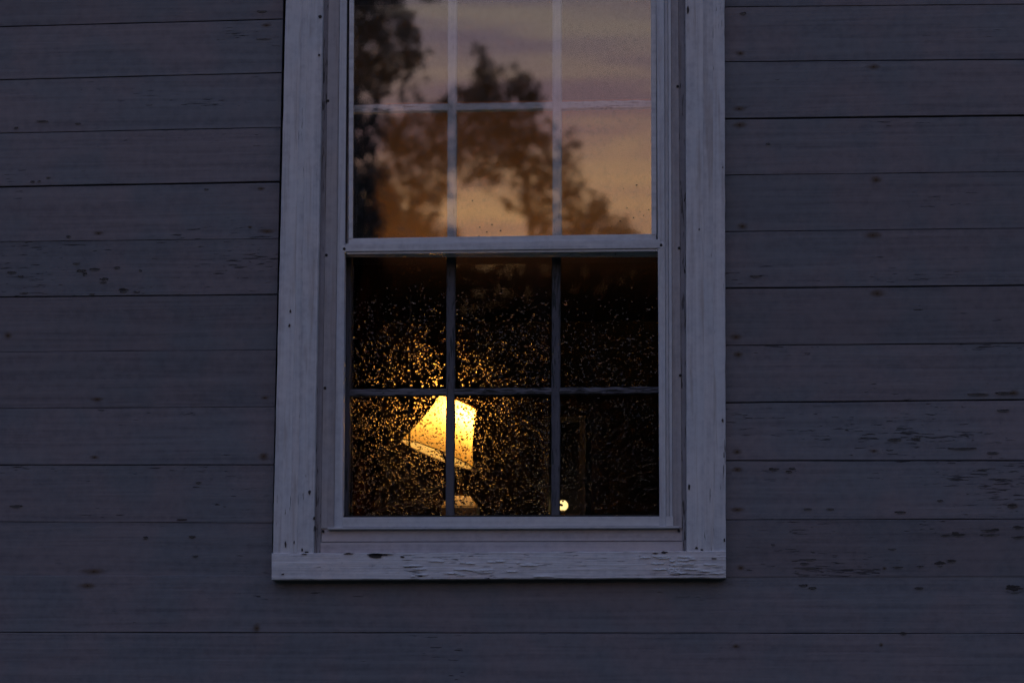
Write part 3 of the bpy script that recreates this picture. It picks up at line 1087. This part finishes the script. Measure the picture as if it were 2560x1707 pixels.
# lifted flakes on the bottom casing
rngf = random.Random(5)
for k in range(46):
    if k < 26:
        x, y = rngf.gauss(1130, 75), rngf.uniform(1284, 1324)
    else:
        x, y = rngf.gauss(1570, 50), rngf.uniform(1276, 1318)
    if not 650 < x < 1655:
        continue
    p = at(x, y, -0.036)
    a = rngf.uniform(0.006, 0.030)
    v, f = [], []
    m = 7
    for j in range(m+1):
        u = j/m
        lip = rngf.uniform(0.0012, 0.0032)*math.sin(math.pi*(0.08+0.84*u))
        xx, z0 = p.x+a*(2*u-1), p.z+rngf.uniform(-0.0009, 0.0009)
        v += [(xx, -0.0372, z0+0.0035), (xx, -0.0372-lip, z0-0.001), (xx, -0.0368-lip, z0-0.0016), (xx, -0.0362, z0+0.003)]
    for j in range(m):
        for i in range(4):
            f.append((j*4+i, j*4+(i+1) % 4, j*4+4+(i+1) % 4, j*4+4+i))
    link('paint_flake', mesh(v, f), 'white_flake', ap)

# ------------------------------------------------------------------ room behind the window
RX0, RX1, RY0, RY1, RZ0, RZ1 = -2.4, 2.6, 0.131, 2.75, 1.55, 3.985
for nm, lo, hi, mt in (('room_floor', (RX0, RY0, RZ0-0.1), (RX1, RY1, RZ0), 'darkwood'), ('room_ceiling', (RX0, RY0, RZ1), (RX1, RY1, RZ1+0.1), 'ceil'),
                       ('added_bulkhead', (RX0, 1.33, 3.455), (RX1, 1.35, RZ1-0.001), 'plaster'), ('added_soffit', (RX0, 1.3505, 3.46), (RX1, RY1-0.001, 3.485), 'added_soffit'),  # dropped front and underside added to catch the lamp glow behind the upper sash
                       ('back_wall', (RX0, RY1, RZ0-0.1), (RX1, RY1+0.1, RZ1+0.1), 'room'), ('left_wall', (RX0-0.1, RY0, RZ0-0.1), (RX0, RY1+0.1, RZ1+0.1), 'room'),
                       ('right_wall', (RX1, RY0, RZ0-0.1), (RX1+0.1, RY1+0.1, RZ1+0.1), 'room')):
    bm = bmesh.new()
    bm_box(bm, lo, hi)
    structure(link(nm, from_bm(bm), mt))

# --- lamp with a crooked cloth shade
LY = 1.00
cb = src(960+867/6.533, 960+1150/6.533, LY)       # centre of the lower rim
ct = src(960+1205/6.533, 960+300/6.533, LY)       # centre of the upper rim
ax = (ct-cb)
H = ax.length
ax.normalize()
base_c = src(1147, 1262, LY)
tz = src(1147, 1262, LY).z - 0.075               # table top
lamp = empty('table_lamp', (base_c.x, LY, tz), 'lit table lamp with a crooked cream shade behind the wet panes', 'lamp')
fwd = Vector((0, -1, 0))
xa = ax.cross(fwd).normalized()
ya = xa.cross(ax).normalized()
# lean the shade a touch so that its open underside shows
F = Matrix((xa, -ya, ax)).transposed().to_4x4()
F = Matrix.Translation(cb) @ F @ Matrix.Rotation(R_(-2.5), 4, 'X')
prof = []
rb, rt = 0.1245, 0.0635
for k in range(13):
    u = k/12
    r = rb + (rt-rb)*u - 0.006*math.sin(math.pi*u)
    prof.append((r, H*u))
sh = link('lamp_shade', lathe_mesh(prof, 48, True, F), 'shade', lamp)
def ring(r, z, t):
    pr = [(r+t*math.cos(a), z+t*math.sin(a)) for a in [k*math.pi/3 for k in range(7)]]
    return lathe_mesh(pr, 48, True, F)
link('rim_trim', ring(rb+0.0005, 0.001, 0.0022), 'trim', sh)
link('rim_trim', ring(rt+0.0005, H-0.001, 0.0022), 'shade', sh)
bc = F @ Vector((0.016, -0.022, H*0.74))
bl = lathe_mesh([(0.0001, -0.035), (0.018, -0.028), (0.028, -0.008), (0.030, 0.008), (0.022, 0.026), (0.0001, 0.034)], 20, True, Matrix.Translation(bc))
link('bulb', bl, 'bulb', lamp)
nt = src(1150, 1205, LY)
link('neck', tube_mesh([(base_c.x+0.004, LY, base_c.z+0.012), (nt.x, LY, nt.z), (cb.x+0.01, LY, cb.z+0.02), (bc.x, LY, bc.z-0.03)], [0.016, 0.010, 0.008, 0.011], 12), 'brass', lamp)
# square ceramic body with sloping shoulders
bx0, bx1 = src(1103, 1262, LY-0.05).x, src(1191, 1262, LY-0.05).x
w2 = (bx1-bx0)/2
cxb = (bx0+bx1)/2
ztop, zsh = src(1147, 1243, LY).z, src(1147, 1266, LY-0.05).z
bm = bmesh.new()
lv = []
for hw, z in ((w2*0.94, tz), (w2, tz+0.012), (w2, zsh), (w2*0.62, ztop), (w2*0.3, ztop+0.004)):
    lv.append([bm.verts.new((cxb+sx*hw, LY+sy*hw, z)) for sx, sy in ((-1, -1), (1, -1), (1, 1), (-1, 1))])
for a, b in zip(lv, lv[1:]):
    for i in range(4):
        bm.faces.new((a[i], a[(i+1) % 4], b[(i+1) % 4], b[i]))
bm.faces.new(lv[0][::-1])
bm.faces.new(lv[-1])
bmesh.ops.bevel(bm, geom=list(bm.edges), offset=0.003, segments=2, affect='EDGES')
link('lamp_base', from_bm(bm), 'ceramic', lamp)

# --- table that carries the lamp
tab = empty('side_table', (cxb, LY, RZ0), 'dark wooden side table under the lit lamp', 'table')
bm = bmesh.new()
bm_box(bm, (cxb-0.40, LY-0.24, tz-0.03), (cxb+0.30, LY+0.26, tz-0.0006))
bmesh.ops.bevel(bm, geom=list(bm.edges), offset=0.004, segments=2, affect='EDGES')
link('table_top', from_bm(bm), 'darkwood', tab)
bm = bmesh.new()
bm_box(bm, (cxb-0.37, LY-0.21, tz-0.10), (cxb+0.27, LY+0.23, tz-0.031))
link('apron', from_bm(bm), 'darkwood', tab)
for sx in (-0.36, 0.26):
    for sy in (-0.20, 0.22):
        link('leg', tube_mesh([(cxb+sx, LY+sy, RZ0+0.001), (cxb+sx, LY+sy, RZ0+0.3), (cxb+sx, LY+sy, tz-0.06)], [0.012, 0.018, 0.022], 8), 'darkwood', tab)

# --- shelf unit with the small globe lamp
SY = 1.55
s0, s1 = src(1385, 1284, SY), src(1463, 1284, SY)
unit = empty('shelf_unit', ((s0.x+s1.x)/2-0.1, SY+0.15, RZ0), 'brown wooden shelf unit seen low through the lower right panes', 'shelf')
ux0, ux1 = src(1372, 1284, SY).x-0.02, s1.x
uz1 = src(1420, 1040, SY).z
def ub(nm, lo, hi, mt='wood'):
    bm = bmesh.new()
    bm_box(bm, lo, hi)
    link(nm, from_bm(bm), mt, unit)
ub('side_panel', (ux0, SY, RZ0+0.001), (ux0+0.02, SY+0.3, uz1), 'black_edge')  # wooden panels coloured black so the lamp leaves their edges dark
ub('side_panel', (ux1-0.02, SY, RZ0+0.001), (ux1, SY+0.3, uz1), 'black_edge')
ub('back_panel', (ux0+0.0205, SY+0.285, RZ0+0.02), (ux1-0.0205, SY+0.3, uz1-0.021), 'darkwood')
ub('shelf', (ux0+0.0205, SY+0.003, s0.z-0.018), (ux1-0.0205, SY+0.2845, s0.z))
ub('shelf', (ux0+0.0205, SY+0.003, RZ0+0.35), (ux1-0.0205, SY+0.2845, RZ0+0.37))
ub('top_panel', (ux0+0.0205, SY+0.001, uz1-0.02), (ux1-0.0205, SY+0.3, uz1), 'black_edge')
gp = src(1407, 1263, SY+0.08)
gr_ = 0.0180
gl_ = empty('globe_lamp', (gp.x, SY+0.08, s0.z), 'tiny glowing round night lamp on the brown shelf', 'lamp')
link('globe', lathe_mesh([(gr_*math.sin(a)+0.0001, -gr_*math.cos(a)) for a in [k*math.pi/12 for k in range(13)]], 20, True, Matrix.Translation(gp)), 'globe', gl_)
link('foot', lathe_mesh([(0.0001, s0.z+0.0005), (0.014, s0.z+0.0005), (0.013, s0.z+0.006), (0.006, gp.z-gr_*0.9), (0.0001, gp.z-gr_*0.8)], 16, True, Matrix.Translation((gp.x, SY+0.08, 0))), 'brass', gl_)

# --- bentwood chair in front of the lamp table
CY = 0.78
ch_ = empty('bentwood_chair', (src(1000, 1300, CY).x, CY, RZ0), 'brown bentwood chair back left of the lamp', 'chair')
arc = [src(x, y, CY) for x, y in ((1128, 1207), (1112, 1222), (1090, 1236), (1060, 1249), (1035, 1256), (1008, 1261), (975, 1267), (940, 1280), (910, 1302), (890, 1335))]
link('back_rail', tube_mesh(arc, [0.0055]*len(arc), 10), 'chairwood', ch_)
arc2 = [src(x, y, CY+0.02) for x, y in ((1120, 1205), (1100, 1218), (1080, 1225), (1056, 1229))]
link('arm_rail', tube_mesh(arc2, [0.0045]*len(arc2), 10), 'chairwood', ch_)
pL, pR = arc[-1], arc[0]
seat_z = RZ0+0.45
for p in (pL, pR):
    link('back_post', tube_mesh([(p.x, CY, p.z+0.02), (p.x, CY+0.01, p.z-0.1), (p.x, CY+0.02, seat_z), (p.x, CY+0.05, RZ0+0.001)], [0.010, 0.012, 0.013, 0.011], 10), 'darkwood', ch_)
sx0, sx1 = min(pL.x, pR.x)-0.02, max(pL.x, pR.x)+0.02
bm = bmesh.new()
bm_box(bm, (sx0, CY-0.29, seat_z-0.025), (sx1, CY-0.02, seat_z+0.012))
bmesh.ops.bevel(bm, geom=list(bm.edges), offset=0.01, segments=3, affect='EDGES')
link('seat', from_bm(bm), 'wood', ch_)
for p in (sx0+0.03, sx1-0.03):
    link('leg', tube_mesh([(p, CY-0.26, seat_z-0.02), (p, CY-0.28, RZ0+0.001)], [0.014, 0.010], 10), 'darkwood', ch_)

# --- thin pull cord of the blind, just inside the glass
p0, p1 = src(1027, 740, 0.19), src(1023, 1188, 0.19)
tag(link('pull_cord', tube_mesh([(p0.x, 0.19, p0.z), ((p0.x+p1.x)/2-0.001, 0.19, (p0.z+p1.z)/2), (p1.x, 0.19, p1.z)], [0.0032, 0.0032, 0.0036], 8), 'cord'),
    'thin dark blind cord hanging before the lampshade edge', 'cord')
# --- dark red curtain at the left, close behind the glass
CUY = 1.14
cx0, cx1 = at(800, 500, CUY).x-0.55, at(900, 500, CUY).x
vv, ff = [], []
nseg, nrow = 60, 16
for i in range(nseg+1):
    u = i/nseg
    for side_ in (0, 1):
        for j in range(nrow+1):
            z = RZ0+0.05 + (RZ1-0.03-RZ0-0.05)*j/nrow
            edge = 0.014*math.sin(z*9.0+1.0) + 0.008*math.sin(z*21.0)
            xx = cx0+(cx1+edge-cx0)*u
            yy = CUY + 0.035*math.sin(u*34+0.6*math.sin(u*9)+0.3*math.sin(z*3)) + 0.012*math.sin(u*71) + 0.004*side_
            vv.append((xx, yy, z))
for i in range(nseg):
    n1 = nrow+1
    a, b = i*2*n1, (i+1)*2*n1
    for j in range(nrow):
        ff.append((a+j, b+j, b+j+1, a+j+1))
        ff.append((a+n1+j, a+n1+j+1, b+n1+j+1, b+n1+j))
mm, t = new_mat('dark_curtain_soft_edge')
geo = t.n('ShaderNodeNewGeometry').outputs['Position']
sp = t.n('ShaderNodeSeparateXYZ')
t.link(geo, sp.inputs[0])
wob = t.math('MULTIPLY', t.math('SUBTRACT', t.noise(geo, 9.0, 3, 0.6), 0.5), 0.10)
clear = t.step(t.math('ADD', sp.outputs[0], wob), cx1-0.085, cx1-0.005)  # fades the curtain out so the border of the lamp glow goes soft
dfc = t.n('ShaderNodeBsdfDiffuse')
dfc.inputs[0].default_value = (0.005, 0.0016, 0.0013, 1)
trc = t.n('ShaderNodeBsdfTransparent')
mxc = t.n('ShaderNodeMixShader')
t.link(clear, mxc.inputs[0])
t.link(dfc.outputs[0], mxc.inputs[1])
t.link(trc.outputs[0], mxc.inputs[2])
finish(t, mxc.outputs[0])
MAT['curtain'] = mm
tag(link('curtain', mesh(vv, ff, True), 'curtain'), 'dark soft-edged curtain hanging in the room at the left edge of the window', 'curtain')

# ------------------------------------------------------------------ trees the glass mirrors
def leaves(clumps, rngl, size, per, flat=0.5):
    v, f = [], []
    for c, r, dens in clumps:
        for _ in range(int(per*dens)):
            while True:
                q = Vector((rngl.uniform(-1, 1), rngl.uniform(-1, 1), rngl.uniform(-1, 1)))
                if q.length < 1:
                    break
            q *= (0.55+0.45*q.length)
            p = c + Vector((q.x*r, q.y*r*1.3, q.z*r*0.9))
            d = Vector((rngl.gauss(0, 1), rngl.gauss(0, 1), rngl.gauss(-0.4, 0.8))).normalized()
            s = d.cross(Vector((rngl.gauss(0, 1), rngl.gauss(0, 1), rngl.gauss(0, 1)))).normalized()
            L = size*rngl.uniform(0.6, 1.35)
            W = L*rngl.uniform(0.28, 0.45)
            b = len(v)
            v += [p-d*L*0.5, p+s*W*0.5, p+d*L*0.5, p-s*W*0.5]
            f.append((b, b+1, b+2, b+3))
    return mesh(v, f)


def tree(name, label, base, clumps, leafmat, size, per, trunk_r, seed, group=None, limbs=True, tip=None):
    rt_ = random.Random(seed)
    top = max(c[0].z for c in clumps)
    root = empty(name, base, label, 'tree', group)
    link('crown', leaves(clumps, rt_, size, per), leafmat, root)
    # trunk
    tp = []
    cx_ = sum(c[0].x for c in clumps)/len(clumps)
    cy_ = sum(c[0].y for c in clumps)/len(clumps)
    if tip is not None:
        cx_, cy_ = tip
    for k in range(9):
        u = k/8
        tp.append((base[0]+(cx_-base[0])*u**(4.0 if tip is not None else 1.5)+0.12*math.sin(u*5+seed), base[1]+(cy_-base[1])*u+0.1*math.sin(u*4), u*top*0.96))
    link('trunk', tube_mesh(tp, [trunk_r*(1-0.9*k/8)+0.012 for k in range(9)], 10), 'bark', root)
    if limbs:
        v, f = [], []
        for c, r, dens in [q for q in clumps if q[2] > 0.3]:
            u = max(0.2, min(0.93, (c.z-r*2.5)/(top*0.96)))
            k = min(7, int(u*8))
            a = Vector(tp[k]).lerp(Vector(tp[k+1]), u*8-k)
            mid = a.lerp(c, 0.55)+Vector((rt_.uniform(-.2, .2), rt_.uniform(-.2, .2), 0.12*(c-a).length))
            me = tube_mesh([a, mid, c], [trunk_r*0.06, trunk_r*0.03, 0.005], 5)
            o = len(v)
            v += [x.co.copy() for x in me.vertices]
            f += [tuple(o+i for i in p.vertices) for p in me.polygons]
            bpy.data.meshes.remove(me)
        link('limbs', mesh(v, f, True), 'bark', root)
    return root


rj = random.Random(21)


def clump_list(lst, Y, dj=1.2, grow=1.0, thin=None):
    out = []
    for x, y, r in lst:
        yy = Y + rj.uniform(-dj, dj)
        p = mirrored(x, y, yy)
        R = r*grow*(yy+8.1)/6533
        dn = max(0.25, (r/45)**2)*(thin(x, y) if thin else 1.0)
        out.append((p, R, dn*0.50))
        for _ in range(7):
            an, di = rj.uniform(0, 2*math.pi), rj.uniform(0.7, 1.4)*R
            q = p + Vector((math.cos(an)*di, rj.uniform(-0.6, 0.6), math.sin(an)*di))
            out.append((q, R*rj.uniform(0.25, 0.5), dn*0.11))
    return out


YA = 30.0
A = [(805, 15, 62), (848, 55, 62), (898, 40, 42), (934, 105, 36), (952, 92, 20), (880, 120, 55), (835, 170, 62), (905, 175, 32), (935, 150, 24), (815, 225, 36),
     (860, 205, 34), (830, 285, 34), (870, 290, 30), (895, 318, 28), (908, 345, 18), (818, 345, 26), (818, 400, 26), (842, 430, 40), (870, 450, 28), (868, 500, 36), (880, 520, 26), (850, 470, 36), (822, 490, 42), (850, 540, 44), (878, 530, 18), (884, 480, 12), (815, 560, 50),
     (740, 40, 80), (720, 150, 90), (735, 270, 80), (740, 390, 80), (745, 500, 80), (690, 600, 100), (790, 640, 70), (860, 620, 50), (900, -60, 70), (820, -70, 90),
     (720, -60, 90), (790, 740, 80), (880, 720, 60), (700, 760, 90), (640, 250, 100), (640, 450, 100)]
pa = mirrored(745, 600, YA)
tree('dark_tree', 'tall dark tree mirrored at the left of the upper storm glass', (pa.x-0.3, -YA, 0), clump_list(A, YA, 1.2, 1.12, lambda x, y: 0.55 if y < 240 and x > 780 else 1.0), 'leaf_dark', 0.12, 400, 0.26, 3)

YB = 41.0
B = [(1112, 135, 11), (1110, 158, 18), (1108, 185, 26), (1118, 215, 36), (1070, 232, 32), (1150, 240, 30), (1202, 178, 13), (1200, 205, 22), (1228, 212, 12), (1175, 215, 14), (1222, 240, 16),
     (1085, 268, 42), (1190, 268, 34), (1040, 255, 28), (995, 262, 30), (945, 262, 26), (1130, 300, 52), (1190, 305, 40), (1212, 340, 28), (1010, 310, 42), (950, 325, 42),
     (1080, 340, 48), (1150, 350, 40), (920, 372, 36), (985, 370, 42), (1050, 375, 34), (1110, 385, 26), (1195, 372, 26), (935, 425, 34), (985, 425, 26), (905, 455, 26), (965, 465, 24), (1010, 440, 20),
     (1250, 318, 22), (1285, 340, 26), (1312, 380, 26), (1328, 425, 24), (1262, 385, 20), (1235, 410, 20), (1215, 440, 20), (1245, 450, 20), (1278, 420, 18), (1268, 478, 22), (1318, 465, 22), (1345, 490, 20), (1232, 500, 14), (1300, 500, 22),
     (1375, 470, 14), (1255, 525, 16), (1290, 535, 24), (890, 520, 24), (1170, 470, 6), (1205, 485, 10)]
pb = mirrored(1285, 600, YB)
tb = mirrored(1125, 160, YB)
tree('spired_tree', 'spired dark brown tree mirrored in the middle of the upper glass', (pb.x, -YB, 0), clump_list(B, YB, 0.9, 1.3), 'leaf_brown', 0.13, 420, 0.22, 9, tip=(tb.x, tb.y))

YC_ = 47.0
C = [(930, 505, 30), (965, 520, 34), (1000, 535, 32), (905, 545, 40), (950, 560, 46), (1030, 560, 30), (1060, 585, 36), (900, 600, 50), (980, 610, 50), (1040, 640, 50), (930, 680, 60), (1010, 720, 60)]
pc = mirrored(965, 700, YC_)
tree('rounded_tree', 'low rounded brown tree mirrored at the lower left of the upper glass', (pc.x, -YC_, 0), clump_list(C, YC_, 1.0, 1.15), 'leaf_mid', 0.15, 520, 0.2, 14)
D = [(1345, 515, 24), (1385, 505, 20), (1415, 525, 22), (1445, 535, 18), (1320, 545, 30), (1380, 550, 34), (1430, 560, 26), (1300, 590, 44), (1360, 610, 44), (1250, 620, 40), (1320, 670, 54), (1400, 650, 30)]
pd_ = mirrored(1350, 700, YC_)
tree('slender_tree', 'low slender tree mirrored at the lower right of the upper glass', (pd_.x, -YC_, 0), clump_list(D, YC_, 1.0, 1.15), 'leaf_mid', 0.15, 420, 0.2, 17)

# wood edge round the garden: one dark mass, its top just above what the lower panes mirror
rw = random.Random(4)


def wood_top(az):
    """height of the wood edge by direction (radians from the house front)"""
    h = 14.2 + 1.2*mnoise.noise((az*9, 1.3, 0)) + 0.8*mnoise.noise((az*31, 5.0, 0))
    return h


gap = mirrored(1450, 740, 58.0)
ga = math.atan2(gap.x-CAM.x, 58.0)
v, f = [], []
W_R = 60.0
nA = 420
for i in range(nA+1):
    az = -1.5 + 3.0*i/nA
    hh = wood_top(az)
    for j in range(7):
        u = j/6
        rr = W_R + 3.0*u + 1.2*mnoise.noise((az*40, u*5, 3))
        v.append((CAM.x+rr*math.sin(az), -rr*math.cos(az), hh*0.97*u))
for i in range(nA):
    for j in range(6):
        a = i*7+j
        f.append((a, a+7, a+8, a+1))
nb = len(v)
for _ in range(46000):
    az = rw.gauss(-0.06, 0.12) if rw.random() < 0.6 else rw.uniform(-1.5, 1.5)
    hh = wood_top(az)
    wide = abs(az+0.06) > 0.3
    z = hh*(1-0.6*rw.random()**2.0) + rw.gauss(0, 0.25)
    rr = W_R - rw.uniform(-2.5, 1.0)
    p = Vector((CAM.x+rr*math.sin(az), -rr*math.cos(az), z))
    dd = Vector((rw.gauss(0, 1), rw.gauss(0, 1), rw.gauss(0, 1))).normalized()
    ss = dd.cross(Vector((rw.gauss(0, 1), rw.gauss(0, 1), rw.gauss(0, 1)))).normalized()
    L = rw.uniform(0.5, 0.9) if wide else rw.uniform(0.16, 0.34)
    b = len(v)
    v += [p-dd*L*0.5, p+ss*L*0.22, p+dd*L*0.5, p-ss*L*0.22]
    f.append((b, b+1, b+2, b+3))
wood_o = link('far_wood', mesh(v, f), 'leaf_dark')
wood_o['kind'] = 'stuff'
tag(wood_o, 'dark far wood edge mirrored in the lower panes', 'wood')
